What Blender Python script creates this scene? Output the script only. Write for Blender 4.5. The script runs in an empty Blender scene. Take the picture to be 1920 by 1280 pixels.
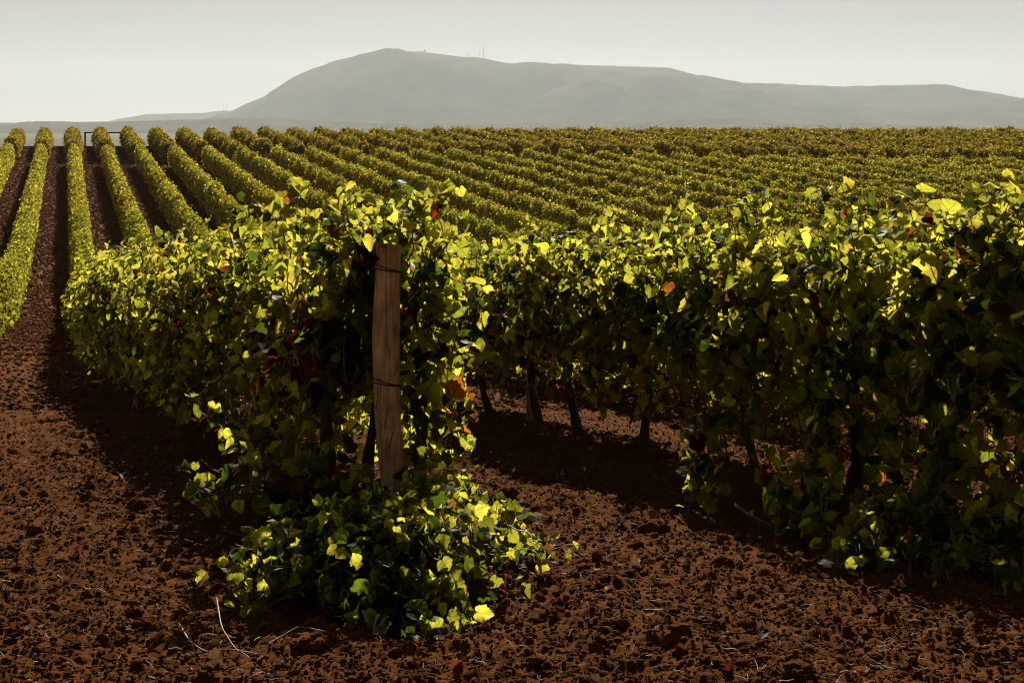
import bpy, math
import numpy as np
from mathutils import Vector

SC = bpy.context.scene
COL = SC.collection
R = math.radians

# ------------------------------------------------------------------ camera, sky, sun, exposure
FPX = 2667.0                                   # focal length in pixels of a 1920 wide frame (50 mm)
cam = bpy.data.cameras.new('camera'); cam.lens = 50; cam.sensor_width = 36
cam.shift_y = -400 / 1920.0
cam.clip_start = 0.05; cam.clip_end = 40000
camo = bpy.data.objects.new('camera', cam); COL.objects.link(camo)
camo.location = (0, 0, 0); camo.rotation_euler = (R(90), 0, 0)
SC.camera = camo

SUN_EL, SUN_AZ = 30.0, 0.5
world = bpy.data.worlds.new('World'); SC.world = world; world.use_nodes = True
wt = world.node_tree
sky = wt.nodes.new('ShaderNodeTexSky'); sky.sky_type = 'NISHITA'; sky.sun_disc = False
sky.sun_elevation = R(SUN_EL); sky.sun_rotation = R(SUN_AZ)
sky.air_density = 0.5; sky.dust_density = 0.15; sky.altitude = 100
hs = wt.nodes.new('ShaderNodeHueSaturation'); hs.inputs['Saturation'].default_value = 0.15; hs.inputs['Value'].default_value = 0.54
wt.links.new(sky.outputs[0], hs.inputs['Color'])
tn = wt.nodes.new('ShaderNodeMix'); tn.data_type = 'RGBA'; tn.blend_type = 'MULTIPLY'; tn.inputs[0].default_value = 1.0
wt.links.new(hs.outputs[0], tn.inputs[6]); tn.inputs[7].default_value = (1.0, 0.955, 0.93, 1)
wt.links.new(tn.outputs[2], wt.nodes['Background'].inputs[0])
wt.nodes['Background'].inputs[1].default_value = 0.05

sl = bpy.data.lights.new('sun', 'SUN'); sl.energy = 5.0; sl.angle = R(0.5); sl.color = (1.0, 0.93, 0.80)
so = bpy.data.objects.new('sun', sl); COL.objects.link(so)
SUNV = Vector((math.sin(R(SUN_AZ)) * math.cos(R(SUN_EL)), math.cos(R(SUN_AZ)) * math.cos(R(SUN_EL)), math.sin(R(SUN_EL))))
so.rotation_euler = SUNV.to_track_quat('Z', 'Y').to_euler()
so.location = (30, 60, 60)

SC.view_settings.view_transform = 'Standard'; SC.view_settings.look = 'None'
SC.view_settings.gamma = 1.0; SC.view_settings.exposure = 0.8
SC.render.engine = 'CYCLES'
SC.cycles.use_denoising = True; SC.cycles.filter_width = 1.15
SC.cycles.max_bounces = 6; SC.cycles.diffuse_bounces = 1; SC.cycles.glossy_bounces = 2
SC.cycles.transmission_bounces = 4; SC.cycles.volume_bounces = 0; SC.cycles.transparent_max_bounces = 4
SC.cycles.caustics_reflective = False; SC.cycles.caustics_refractive = False

# ------------------------------------------------------------------ helpers: noise
_rng0 = np.random.default_rng(11)
_PERM = np.tile(_rng0.permutation(1024), 3)
_GA = _rng0.random(1024) * 2 * np.pi
_GX, _GY = np.cos(_GA), np.sin(_GA)

def perlin(x, y, seed=0):
    x = np.asarray(x, float) + seed * 17.31; y = np.asarray(y, float) + seed * 9.77
    xi = np.floor(x).astype(np.int64); yi = np.floor(y).astype(np.int64)
    fx = x - xi; fy = y - yi
    u = fx * fx * fx * (fx * (fx * 6 - 15) + 10); v = fy * fy * fy * (fy * (fy * 6 - 15) + 10)
    def g(ix, iy, dx, dy):
        h = _PERM[_PERM[ix & 1023] + (iy & 1023)] & 1023
        return _GX[h] * dx + _GY[h] * dy
    a = g(xi, yi, fx, fy); b = g(xi + 1, yi, fx - 1, fy)
    c = g(xi, yi + 1, fx, fy - 1); d = g(xi + 1, yi + 1, fx - 1, fy - 1)
    return (a + u * (b - a)) * (1 - v) + (c + u * (d - c)) * v

def fbm(x, y, seed=0, octaves=4, gain=0.5):
    s = 0; a = 1.0; f = 1.0
    for o in range(octaves):
        s = s + a * perlin(x * f, y * f, seed + o * 3); a *= gain; f *= 2.03
    return s

def worley(x, y, seed=0):
    x = np.asarray(x, float); y = np.asarray(y, float)
    xi = np.floor(x).astype(np.int64); yi = np.floor(y).astype(np.int64)
    best = np.full(x.shape, 9.0); rid = np.zeros(x.shape)
    for dx in (-1, 0, 1):
        for dy in (-1, 0, 1):
            cx = xi + dx; cy = yi + dy
            h = _PERM[_PERM[(cx + seed * 7) & 1023] + (cy & 1023)] & 1023
            px = cx + (h % 32) / 32.0; py = cy + (h // 32) / 32.0
            d = np.hypot(px - x, py - y); m = d < best
            best = np.where(m, d, best); rid = np.where(m, (h * 37 % 101) / 101.0, rid)
    return best, rid

# ------------------------------------------------------------------ the lie of the land (camera eye = origin)
def smax(a, b, w): return (a + b + np.sqrt((a - b) ** 2 + w * w)) / 2
def smin(a, b, w): return (a + b - np.sqrt((a - b) ** 2 + w * w)) / 2
GAP_W = 4.5
def gap_y(X): return 140.0 - 14.0 * (np.asarray(X, float) + 45.0) / 77.0   # the cross track between the two blocks
CREST = 164.0
def zg(Y):
    Y = np.asarray(Y, float)
    z = smax(-1.5 - 0.116 * Y, -12.45 + 0.063 * Y, 1.6)
    z = smin(z, -0.6 + 0 * Y, 0.4)
    z = smin(z, -1.75 - 0.09 * (Y - CREST), 0.5)
    return smax(z, -32.0 + 0 * Y, 2.0)
RW = 3.2                                        # distance between neighbouring rows
def xrow(k, Y):
    Y = np.asarray(Y, float)
    return smax(2.866 - 0.409 * Y, 0.83 - 0.314 * Y, 0.5) + RW * k
def row_dir(Y):                                 # unit vector along the row (in plan)
    dx = (xrow(0, Y + 0.5) - xrow(0, Y - 0.5)); n = np.sqrt(dx * dx + 1)
    return dx / n, 1 / n

# ------------------------------------------------------------------ helpers: meshes
def link(name, me, parent=None):
    o = bpy.data.objects.new(name, me); COL.objects.link(o)
    if parent: o.parent = parent
    return o
def empty(name, loc=(0, 0, 0)):
    o = bpy.data.objects.new(name, None); COL.objects.link(o); o.location = loc
    o.empty_display_size = 0.2
    return o
def tag(o, label=None, cat=None, group=None, kind=None):
    if label: o['label'] = label
    if cat: o['category'] = cat
    if group: o['group'] = group
    if kind: o['kind'] = kind
    return o
def mesh(name, V, faces_flat, counts, mats, matidx=None, attrs=None, smooth=True):
    """faces_flat: flat vertex indices, counts: loops per face (int or array)."""
    V = np.ascontiguousarray(V, np.float32); faces_flat = np.ascontiguousarray(faces_flat, np.int32)
    if np.isscalar(counts): counts = np.full(len(faces_flat) // counts, counts, np.int32)
    counts = np.asarray(counts, np.int32)
    me = bpy.data.meshes.new(name)
    me.vertices.add(len(V)); me.vertices.foreach_set('co', V.ravel())
    me.loops.add(len(faces_flat)); me.loops.foreach_set('vertex_index', faces_flat)
    me.polygons.add(len(counts))
    st = np.zeros(len(counts), np.int32); st[1:] = np.cumsum(counts)[:-1]
    me.polygons.foreach_set('loop_start', st)
    try: me.polygons.foreach_set('loop_total', counts)
    except Exception: pass
    for m in mats: me.materials.append(m)
    if matidx is not None: me.polygons.foreach_set('material_index', np.asarray(matidx, np.int32))
    me.polygons.foreach_set('use_smooth', np.full(len(counts), smooth, bool))
    for an, (typ, arr) in (attrs or {}).items():
        at = me.attributes.new(an, typ, 'POINT')
        at.data.foreach_set({'FLOAT_COLOR': 'color', 'FLOAT_VECTOR': 'vector'}.get(typ, 'value'), np.ascontiguousarray(arr, np.float32).ravel())
    me.update(); me.validate()
    return me

class Acc:
    """collects geometry of one part"""
    def __init__(s): s.Lf = []; s.V = []; s.F = []; s.C = []; s.M = []; s.T = []; s.Rm = []; s.n = 0
    def add(s, V, F, c, mi=0, tint=None, rim=None, leaf=None):
        V = np.asarray(V, float).reshape(-1, 3); F = np.asarray(F, np.int64).ravel()
        if not len(V): return
        nf = len(F) // c
        s.V.append(V); s.F.append(F + s.n); s.C.append(np.full(nf, c)); s.M.append(np.full(nf, mi)); s.n += len(V)
        if tint is None: tint = np.tile([0.05, 0.03, 0.015], (len(V), 1))
        s.T.append(np.hstack([tint, np.ones((len(V), 1))]))
        s.Rm.append(np.zeros(len(V)) if rim is None else rim)
        s.Lf.append(np.zeros((len(V), 3)) if leaf is None else leaf)
    def build(s, name, mats, parent=None, origin=(0, 0, 0), smooth=True):
        V = np.vstack(s.V) - np.asarray(origin, float)
        me = mesh(name, V, np.concatenate(s.F), np.concatenate(s.C), mats, np.concatenate(s.M),
                  {'tint': ('FLOAT_COLOR', np.vstack(s.T)), 'rim': ('FLOAT', np.concatenate(s.Rm)), 'leaf': ('FLOAT_VECTOR', np.vstack(s.Lf))}, smooth)
        return link(name, me, parent)

def tube(P, r, n=6, cap=True):
    P = np.asarray(P, float); r = np.broadcast_to(np.asarray(r, float), (len(P),))
    T = np.gradient(P, axis=0); T /= np.linalg.norm(T, axis=1)[:, None] + 1e-9
    ref = np.array([0.31, 0.2, 0.93]) if abs(T[0, 2]) < 0.8 else np.array([0.9, 0.3, 0.1])
    A = np.cross(T, ref); A /= np.linalg.norm(A, axis=1)[:, None] + 1e-9
    B = np.cross(T, A)
    a = np.arange(n) * 2 * np.pi / n
    V = P[:, None] + r[:, None, None] * (np.cos(a)[None, :, None] * A[:, None] + np.sin(a)[None, :, None] * B[:, None])
    i = np.arange(len(P) - 1)[:, None] * n; j = np.arange(n)[None]; k = (np.arange(n)[None] + 1) % n
    F = np.stack([i + j, i + k, i + n + k, i + n + j], -1).reshape(-1, 4)
    V = V.reshape(-1, 3)
    if cap:
        V = np.vstack([V, P[:1], P[-1:]])
        c0, c1 = len(V) - 2, len(V) - 1; e = (len(P) - 1) * n
        jj = np.arange(n); kk = (jj + 1) % n
        F = np.vstack([F, np.stack([np.full(n, c0), kk, jj, jj], -1)[:, [0, 1, 2, 2]] * 0 + np.stack([np.full(n, c0), kk, jj, np.full(n, -1)], -1)]) if False else F
        F3 = np.vstack([np.stack([np.full(n, c0), kk, jj], -1), np.stack([np.full(n, c1), e + jj, e + kk], -1)])
        return V, F, F3
    return V, F, None
def add_tube(acc, P, r, n=6, mi=0, tint=None):
    V, F, F3 = tube(P, r, n)
    o = acc.n
    t = None if tint is None else np.tile(tint, (len(V), 1))
    acc.add(V, F, 4, mi, t)
    acc.F.append(F3.ravel() + o); acc.C.append(np.full(len(F3), 3)); acc.M.append(np.full(len(F3), mi))

# ------------------------------------------------------------------ leaf templates (petiole at 0,0; tip at 0,1)
def _leaf_near(kind):
    half = [(0.09, -0.14), (0.22, -0.23), (0.33, -0.25), (0.45, -0.19), (0.49, -0.08), (0.57, -0.03), (0.55, 0.08), (0.63, 0.18), (0.66, 0.30), (0.70, 0.40),
            (0.58, 0.47), (0.53, 0.56), (0.47, 0.60), (0.49, 0.70), (0.38, 0.75), (0.33, 0.86), (0.21, 0.89), (0.13, 0.99)]
    pts = [(0, 0)] + half + [(0, 1.06)] + [(-x, y) for x, y in reversed(half)]
    inner = [(0.0, 0.30)]
    P = np.array(inner + pts); n = len(pts)
    x, y = P[:, 0], P[:, 1]
    r2 = x * x + (y - .3) ** 2
    ang = np.arctan2(y - .3, x)
    if kind == 0: z = -0.22 * r2 + 0.05 * np.sin(3 * ang) * np.sqrt(r2)
    elif kind == 1: z = 0.30 * np.abs(x) - 0.25 * y * y + 0.05 * np.sin(5 * ang) * np.sqrt(r2)
    elif kind == 2: z = 0.42 * r2 - 0.10 * x + 0.08 * np.sin(4 * ang + 1) * np.sqrt(r2)
    elif kind == 4: z = 0.9 * np.abs(x) - 0.55 * np.maximum(y - .35, 0) ** 1.5 + .07 * np.sin(6 * ang) * np.sqrt(r2)
    elif kind == 5: z = 0.75 * x * x + 0.25 * x + 0.7 * np.maximum(y - .5, 0) ** 2 + .06 * np.sin(5 * ang + 2) * np.sqrt(r2)
    else: z = -0.35 * x * x - 0.5 * np.maximum(y - .4, 0) ** 2 + 0.10 * np.sin(3 * ang + .7) * np.sqrt(r2)
    V = np.stack([x, y, z], 1)
    i = np.arange(n)
    F = np.stack([np.zeros(n, int), 1 + i, 1 + (i + 1) % n], 1)
    rim = np.ones(n + 1); rim[0] = 0; rim[1] = 0.2
    return V, F, rim
def _leaf_mid(kind):
    pts = [(0, 0), (.36, -.2), (.52, .05), (.62, .38), (.34, .55), (0, 1.0), (-.34, .55), (-.62, .38), (-.52, .05), (-.36, -.2)]
    P = np.array(pts); x, y = P[:, 0], P[:, 1]
    z = (-0.25, 0.25, 0.4)[kind % 3] * np.abs(x) - (0.3, .1, -.2)[kind % 3] * y * y
    V = np.stack([x, y, z], 1)
    n = len(pts)
    F = np.array([[0, i, i + 1] for i in range(1, n - 1)])
    rim = np.ones(n); rim[0] = 0
    return V, F, rim
def _leaf_far(kind):
    V = np.array([(0, -.1, 0), (.55, .35, .2 - .3 * (kind % 2)), (0, 1, -.1), (-.55, .35, .2 - .3 * (kind % 2))], float)
    return V, np.array([[0, 1, 2], [0, 2, 3]]), np.array([0, 1, 1, 1.0])
LEAF = {'near': [_leaf_near(k) for k in range(6)], 'mid': [_leaf_mid(k) for k in range(3)], 'far': [_leaf_far(k) for k in range(2)]}

def unit(v): return v / (np.linalg.norm(v, axis=-1, keepdims=True) + 1e-9)
def add_leaves(acc, P, N, T, size, tint, lod, rng, mi=0):
    """P petiole point, N normal, T tip direction, per leaf"""
    if not len(P): return
    N = unit(N); T = unit(T - (T * N).sum(1)[:, None] * N); S = np.cross(T, N)
    tpl = LEAF[lod]; kind = rng.integers(0, len(tpl), len(P))
    for k, (V, F, rim) in enumerate(tpl):
        m = np.nonzero(kind == k)[0]
        if not len(m): continue
        sz = size[m][:, None, None]
        W = P[m][:, None] + sz * (V[None, :, 0:1] * S[m][:, None] * rng.uniform(.85, 1.1, (len(m), 1, 1)) + V[None, :, 1:2] * T[m][:, None]
                                  + V[None, :, 2:3] * N[m][:, None] * rng.uniform(.4, 2.4, (len(m), 1, 1)))
        FF = F[None] + (np.arange(len(m)) * len(V))[:, None, None]
        tt = np.repeat(tint[m][:, None], len(V), 1)
        acc.add(W.reshape(-1, 3), FF, 3, mi, tt.reshape(-1, 3), np.tile(rim, len(m)) * np.repeat(rng.random(len(m)), len(V)),
                np.tile(np.column_stack([V[:, :2], np.full(len(V), float(lod == 'near'))]), (len(m), 1)))

def add_petioles(acc, P0, P1, r=.0013, mi=1):
    if not len(P0): return
    d = unit(P1 - P0); a = unit(np.cross(d, np.array([.3, .2, .93]))); b = np.cross(d, a)
    ring = [a, -.5 * a + .87 * b, -.5 * a - .87 * b]
    V = np.stack([P0 + r * q for q in ring] + [P1 + r * .8 * q for q in ring], 1)
    F = np.array([[0, 1, 4, 3], [1, 2, 5, 4], [2, 0, 3, 5]])[None] + (np.arange(len(P0)) * 6)[:, None, None]
    acc.add(V.reshape(-1, 3), F, 4, mi)
# leaf colours (as seen with light through them; linear)
LIME = np.array([0.58, 0.565, 0.048]); YELL = np.array([0.82, 0.67, 0.08])
ORAN = np.array([0.36, 0.11, 0.010]); RED = np.array([0.20, 0.025, 0.008]); BROWN = np.array([0.20, 0.085, 0.014]); DEEP = np.array([0.075, 0.105, 0.008])
def leaf_tint(n, rng, warm=0.0, field=None):
    """warm 0 green .. 1 autumn; field = smooth noise per leaf that keeps neighbours alike"""
    f = rng.normal(0, .33, n) + (0 if field is None else field)
    t = np.clip(0.40 + f * 0.9 + warm * 0.5, 0, 1)[:, None]
    c = np.where(t < .5, DEEP + (LIME - DEEP) * np.minimum(t * 2, 1), LIME + (YELL - LIME) * (np.clip(t * 2 - 1, 0, 1)) ** 1.4)
    r = rng.random(n)
    c[r < .022 + .05 * warm] = ORAN; c[r < .008 + .015 * warm] = RED; c[(r > .978 - .05 * warm)] = BROWN
    return c * rng.uniform(.75, 1.15, (n, 1))

# ------------------------------------------------------------------ materials
def newmat(name):
    m = bpy.data.materials.new(name); m.use_nodes = True
    nt = m.node_tree; nt.nodes.clear()
    out = nt.nodes.new('ShaderNodeOutputMaterial')
    return m, nt, out
def N(nt, t, **kw):
    n = nt.nodes.new(t)
    for k, v in kw.items():
        if k in n.inputs.keys(): n.inputs[k].default_value = v
        else: setattr(n, k, v)
    return n
def L(nt, a, b): nt.links.new(a, b)
def ramp(nt, stops):
    r = nt.nodes.new('ShaderNodeValToRGB'); e = r.color_ramp.elements
    while len(e) < len(stops): e.new(0.5)
    for el, (p, c) in zip(e, stops): el.position = p; el.color = (*c, 1)
    return r
def mathn(nt, op, a, b=None):
    n = nt.nodes.new('ShaderNodeMath'); n.operation = op
    for i, v in enumerate((a, b)):
        if v is None: continue
        if isinstance(v, (int, float)): n.inputs[i].default_value = v
        else: nt.links.new(v, n.inputs[i])
    return n.outputs[0]
def mix(nt, fac, a, b, blend='MIX'):
    n = nt.nodes.new('ShaderNodeMix'); n.data_type = 'RGBA'; n.blend_type = blend
    for s, v in ((n.inputs[0], fac), (n.inputs[6], a), (n.inputs[7], b)):
        if isinstance(v, (int, float)): s.default_value = v
        elif isinstance(v, tuple): s.default_value = (*v, 1)
        else: nt.links.new(v, s)
    return n.outputs[2]

def mat_leaf(name, gloss=0.5, trans=0.68, spec=.07, rf=(0.08, 0.12, 0.13)):
    m, nt, out = newmat(name)
    at = N(nt, 'ShaderNodeAttribute', attribute_name='tint'); rm = N(nt, 'ShaderNodeAttribute', attribute_name='rim')
    geo = N(nt, 'ShaderNodeNewGeometry')
    nz = N(nt, 'ShaderNodeTexNoise', Scale=38.0, Detail=3.0); L(nt, geo.outputs['Position'], nz.inputs['Vector'])
    blot = mathn(nt, 'MULTIPLY', rm.outputs['Fac'], nz.outputs['Fac'])
    bl = N(nt, 'ShaderNodeMapRange'); bl.inputs[1].default_value = .36; bl.inputs[2].default_value = .52; L(nt, blot, bl.inputs[0])
    tint = mix(nt, bl.outputs[0], at.outputs['Color'], (0.22, 0.09, 0.02))
    var = N(nt, 'ShaderNodeMapRange'); var.inputs[3].default_value = .8; var.inputs[4].default_value = 1.2; L(nt, nz.outputs['Fac'], var.inputs[0])
    tint = mix(nt, 1.0, tint, var.outputs[0], 'MULTIPLY')
    lv = N(nt, 'ShaderNodeAttribute', attribute_name='leaf'); sx = N(nt, 'ShaderNodeSeparateXYZ'); L(nt, lv.outputs['Vector'], sx.inputs[0])
    an = mathn(nt, 'ARCTAN2', sx.outputs[0], sx.outputs[1]); rr = mathn(nt, 'SQRT', mathn(nt, 'ADD', mathn(nt, 'MULTIPLY', sx.outputs[0], sx.outputs[0]), mathn(nt, 'MULTIPLY', sx.outputs[1], sx.outputs[1])))
    dv = mathn(nt, 'MULTIPLY', mathn(nt, 'PINGPONG', mathn(nt, 'ADD', an, 6.5), .65), rr)
    vm = N(nt, 'ShaderNodeMapRange'); vm.inputs[1].default_value = .015; vm.inputs[2].default_value = .05; vm.inputs[3].default_value = .62; vm.inputs[4].default_value = 1.0; L(nt, dv, vm.inputs[0])
    vein = mathn(nt, 'MAXIMUM', vm.outputs[0], mathn(nt, 'SUBTRACT', 1.0, sx.outputs[2]))
    tint = mix(nt, 1.0, tint, vein, 'MULTIPLY')
    refl = mix(nt, 1.0, tint, rf, 'MULTIPLY')
    p = N(nt, 'ShaderNodeBsdfPrincipled', Roughness=gloss)
    p.inputs['Specular IOR Level'].default_value = spec
    L(nt, refl, p.inputs['Base Color'])
    tr = N(nt, 'ShaderNodeBsdfTranslucent'); L(nt, tint, tr.inputs['Color'])
    ms = N(nt, 'ShaderNodeMixShader'); ms.inputs[0].default_value = trans
    L(nt, p.outputs[0], ms.inputs[1]); L(nt, tr.outputs[0], ms.inputs[2]); L(nt, ms.outputs[0], out.inputs[0])
    return m
M_LEAF = mat_leaf('vine_leaf')
M_FARLEAF = mat_leaf('vine_leaf_far', 0.8, 0.33, .03, (.50, .44, .38))

def mat_simple(name, ca, cb, scale, rough=.85, bump=.3, stretch=(1, 1, 1)):
    m, nt, out = newmat(name)
    tc = N(nt, 'ShaderNodeTexCoord'); mp = N(nt, 'ShaderNodeMapping'); mp.inputs['Scale'].default_value = stretch
    L(nt, tc.outputs['Object'], mp.inputs['Vector'])
    nz = N(nt, 'ShaderNodeTexNoise', Scale=scale, Detail=6.0, Roughness=.65); L(nt, mp.outputs[0], nz.inputs['Vector'])
    r = ramp(nt, [(.3, ca), (.7, cb)]); L(nt, nz.outputs['Fac'], r.inputs[0])
    p = N(nt, 'ShaderNodeBsdfPrincipled', Roughness=rough); L(nt, r.outputs[0], p.inputs['Base Color'])
    if bump:
        b = N(nt, 'ShaderNodeBump', Strength=bump, Distance=.02); L(nt, nz.outputs['Fac'], b.inputs['Height']); L(nt, b.outputs[0], p.inputs['Normal'])
    L(nt, p.outputs[0], out.inputs[0])
    return m
M_BARK = mat_simple('vine_bark', (.018, .011, .007), (.075, .048, .030), 30, stretch=(1, 1, .15), bump=.8)
M_CANE = mat_simple('vine_cane', (.06, .028, .012), (.16, .085, .04), 20, rough=.55, bump=0)
M_DRY = mat_simple('dry_cane', (.09, .05, .025), (.24, .16, .09), 25, rough=.6, bump=0)
M_STRAW = mat_simple('straw', (.12, .07, .035), (.34, .25, .15), 30, rough=.7, bump=0)
M_WIRE = mat_simple('rusty_wire', (.012, .009, .007), (.04, .025, .018), 60, rough=.6, bump=0)
M_STEEL = mat_simple('dark_painted_steel', (.006, .006, .008), (.012, .012, .014), 5, rough=.5, bump=0)
M_MAST = mat_simple('mast_steel', (.10, .10, .10), (.16, .16, .16), 1, bump=0)
M_STONE = mat_simple('pale_masonry', (.20, .19, .17), (.3, .28, .25), .3, bump=0)
M_BLUE = mat_simple('blue_plastic', (.03, .16, .42), (.05, .22, .5), 8, rough=.3, bump=0)

def mat_wood():
    m, nt, out = newmat('weathered_wood')
    tc = N(nt, 'ShaderNodeTexCoord')
    mp = N(nt, 'ShaderNodeMapping'); mp.inputs['Scale'].default_value = (1, 1, .10); L(nt, tc.outputs['Object'], mp.inputs['Vector'])
    g = N(nt, 'ShaderNodeTexNoise', Scale=55.0, Detail=6.0, Roughness=.7, Distortion=.4); L(nt, mp.outputs[0], g.inputs['Vector'])
    big = N(nt, 'ShaderNodeTexNoise', Scale=5.0, Detail=4.0); L(nt, tc.outputs['Object'], big.inputs['Vector'])
    r = ramp(nt, [(.30, (.22, .11, .04)), (.50, (.60, .36, .15)), (.72, (.78, .53, .27))]); L(nt, g.outputs['Fac'], r.inputs[0])
    r2 = ramp(nt, [(.35, (.55, .5, .45)), (.65, (1.1, 1.05, 1.0))]); L(nt, big.outputs['Fac'], r2.inputs[0])
    c = mix(nt, 1.0, r.outputs[0], r2.outputs[0], 'MULTIPLY')
    mp2 = N(nt, 'ShaderNodeMapping'); mp2.inputs['Scale'].default_value = (1, 1, .03); L(nt, tc.outputs['Object'], mp2.inputs['Vector'])
    v = N(nt, 'ShaderNodeTexVoronoi', Scale=34.0, feature='DISTANCE_TO_EDGE'); L(nt, mp2.outputs[0], v.inputs['Vector'])
    ck = N(nt, 'ShaderNodeMapRange'); ck.inputs[1].default_value = 0.0; ck.inputs[2].default_value = .022; L(nt, v.outputs['Distance'], ck.inputs[0])
    c = mix(nt, ck.outputs[0], (.02, .011, .007), c)
    p = N(nt, 'ShaderNodeBsdfPrincipled', Roughness=.8); L(nt, c, p.inputs['Base Color'])
    hsum = mathn(nt, 'ADD', mathn(nt, 'MULTIPLY', g.outputs['Fac'], .6), ck.outputs[0])
    b = N(nt, 'ShaderNodeBump', Strength=.7, Distance=.006); L(nt, hsum, b.inputs['Height']); L(nt, b.outputs[0], p.inputs['Normal'])
    L(nt, p.outputs[0], out.inputs[0])
    return m
M_WOOD = mat_wood()

def mat_soil(name, ground=False):
    m, nt, out = newmat(name)
    geo = N(nt, 'ShaderNodeNewGeometry'); pos = geo.outputs['Position']
    n1 = N(nt, 'ShaderNodeTexNoise', Scale=3.2, Detail=8.0, Roughness=.7); L(nt, pos, n1.inputs['Vector'])
    n2 = N(nt, 'ShaderNodeTexNoise', Scale=70.0, Detail=5.0, Roughness=.7); L(nt, pos, n2.inputs['Vector'])
    r = ramp(nt, [(.28, (.050, .0150, .0036)), (.5, (.155, .052, .0105)), (.75, (.30, .115, .0240))])
    f = mathn(nt, 'ADD', mathn(nt, 'MULTIPLY', n1.outputs['Fac'], .45), mathn(nt, 'MULTIPLY', n2.outputs['Fac'], .55))
    L(nt, f, r.inputs[0]); col = r.outputs[0]
    if ground:
        sx = N(nt, 'ShaderNodeSeparateXYZ'); L(nt, pos, sx.inputs[0]); X, Y = sx.outputs[0], sx.outputs[1]
        big = N(nt, 'ShaderNodeTexNoise', Scale=.09, Detail=3.0); L(nt, pos, big.inputs['Vector'])
        wob = mathn(nt, 'MULTIPLY', mathn(nt, 'SUBTRACT', big.outputs['Fac'], .5), .55)
        lat = mathn(nt, 'DIVIDE', mathn(nt, 'ADD', mathn(nt, 'MULTIPLY', Y, .314), mathn(nt, 'SUBTRACT', X, .83)), RW)
        lat = mathn(nt, 'FRACT', mathn(nt, 'ADD', lat, wob))
        d = mathn(nt, 'ABSOLUTE', mathn(nt, 'SUBTRACT', lat, .36))
        tr = N(nt, 'ShaderNodeMapRange'); tr.inputs[1].default_value = .045; tr.inputs[2].default_value = .015; L(nt, d, tr.inputs[0])
        fy = N(nt, 'ShaderNodeMapRange'); fy.inputs[1].default_value = 38; fy.inputs[2].default_value = 60; L(nt, Y, fy.inputs[0])
        tracks = mathn(nt, 'MULTIPLY', mathn(nt, 'MULTIPLY', tr.outputs[0], fy.outputs[0]), .55)
        col = mix(nt, tracks, col, (.24, .115, .040))
        # the weedy cross track
        gy = mathn(nt, 'SUBTRACT', Y, mathn(nt, 'SUBTRACT', 142.2, mathn(nt, 'MULTIPLY', mathn(nt, 'ADD', X, 45.0), 14.0 / 77.0)))
        gd = mathn(nt, 'ADD', mathn(nt, 'ABSOLUTE', gy), mathn(nt, 'MULTIPLY', n1.outputs['Fac'], 3.0))
        gm = N(nt, 'ShaderNodeMapRange'); gm.inputs[1].default_value = 4.0; gm.inputs[2].default_value = 2.2; L(nt, gd, gm.inputs[0])
        col = mix(nt, mathn(nt, 'MULTIPLY', gm.outputs[0], .7), col, (.13, .105, .028))
        # scrub and dry fields beyond the crest
        fm = N(nt, 'ShaderNodeMapRange'); fm.inputs[1].default_value = 175; fm.inputs[2].default_value = 200; L(nt, Y, fm.inputs[0])
        fn = N(nt, 'ShaderNodeTexNoise', Scale=.012, Detail=6.0); L(nt, pos, fn.inputs['Vector'])
        fr = ramp(nt, [(.35, (.05, .06, .03)), (.6, (.14, .12, .07))]); L(nt, fn.outputs['Fac'], fr.inputs[0])
        col = mix(nt, fm.outputs[0], col, fr.outputs[0])
    p = N(nt, 'ShaderNodeBsdfPrincipled', Roughness=1.0); p.inputs['Specular IOR Level'].default_value = .03
    L(nt, col, p.inputs['Base Color'])
    h = mathn(nt, 'ADD', mathn(nt, 'MULTIPLY', n2.outputs['Fac'], .6), mathn(nt, 'MULTIPLY', n1.outputs['Fac'], 2.2))
    b = N(nt, 'ShaderNodeBump', Strength=1.0, Distance=.06); L(nt, h, b.inputs['Height']); L(nt, b.outputs[0], p.inputs['Normal'])
    L(nt, p.outputs[0], out.inputs[0])
    return m
M_GROUND = mat_soil('red_tilled_soil', True); M_CLOD = mat_soil('soil_clod')

def mat_hill(name, ca, cb, sc):
    m, nt, out = newmat(name)
    geo = N(nt, 'ShaderNodeNewGeometry')
    nz = N(nt, 'ShaderNodeTexNoise', Scale=sc, Detail=8.0, Roughness=.6); L(nt, geo.outputs['Position'], nz.inputs['Vector'])
    r = ramp(nt, [(.35, ca), (.65, cb)]); L(nt, nz.outputs['Fac'], r.inputs[0])
    p = N(nt, 'ShaderNodeBsdfDiffuse'); L(nt, r.outputs[0], p.inputs[0]); L(nt, p.outputs[0], out.inputs[0])
    return m
M_HILL = mat_hill('scrub_hillside', (.012, .02, .010), (.085, .08, .05), .0035)
M_ROAD = mat_simple('worn_asphalt', (.04, .04, .042), (.06, .06, .06), 3, bump=0)

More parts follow.
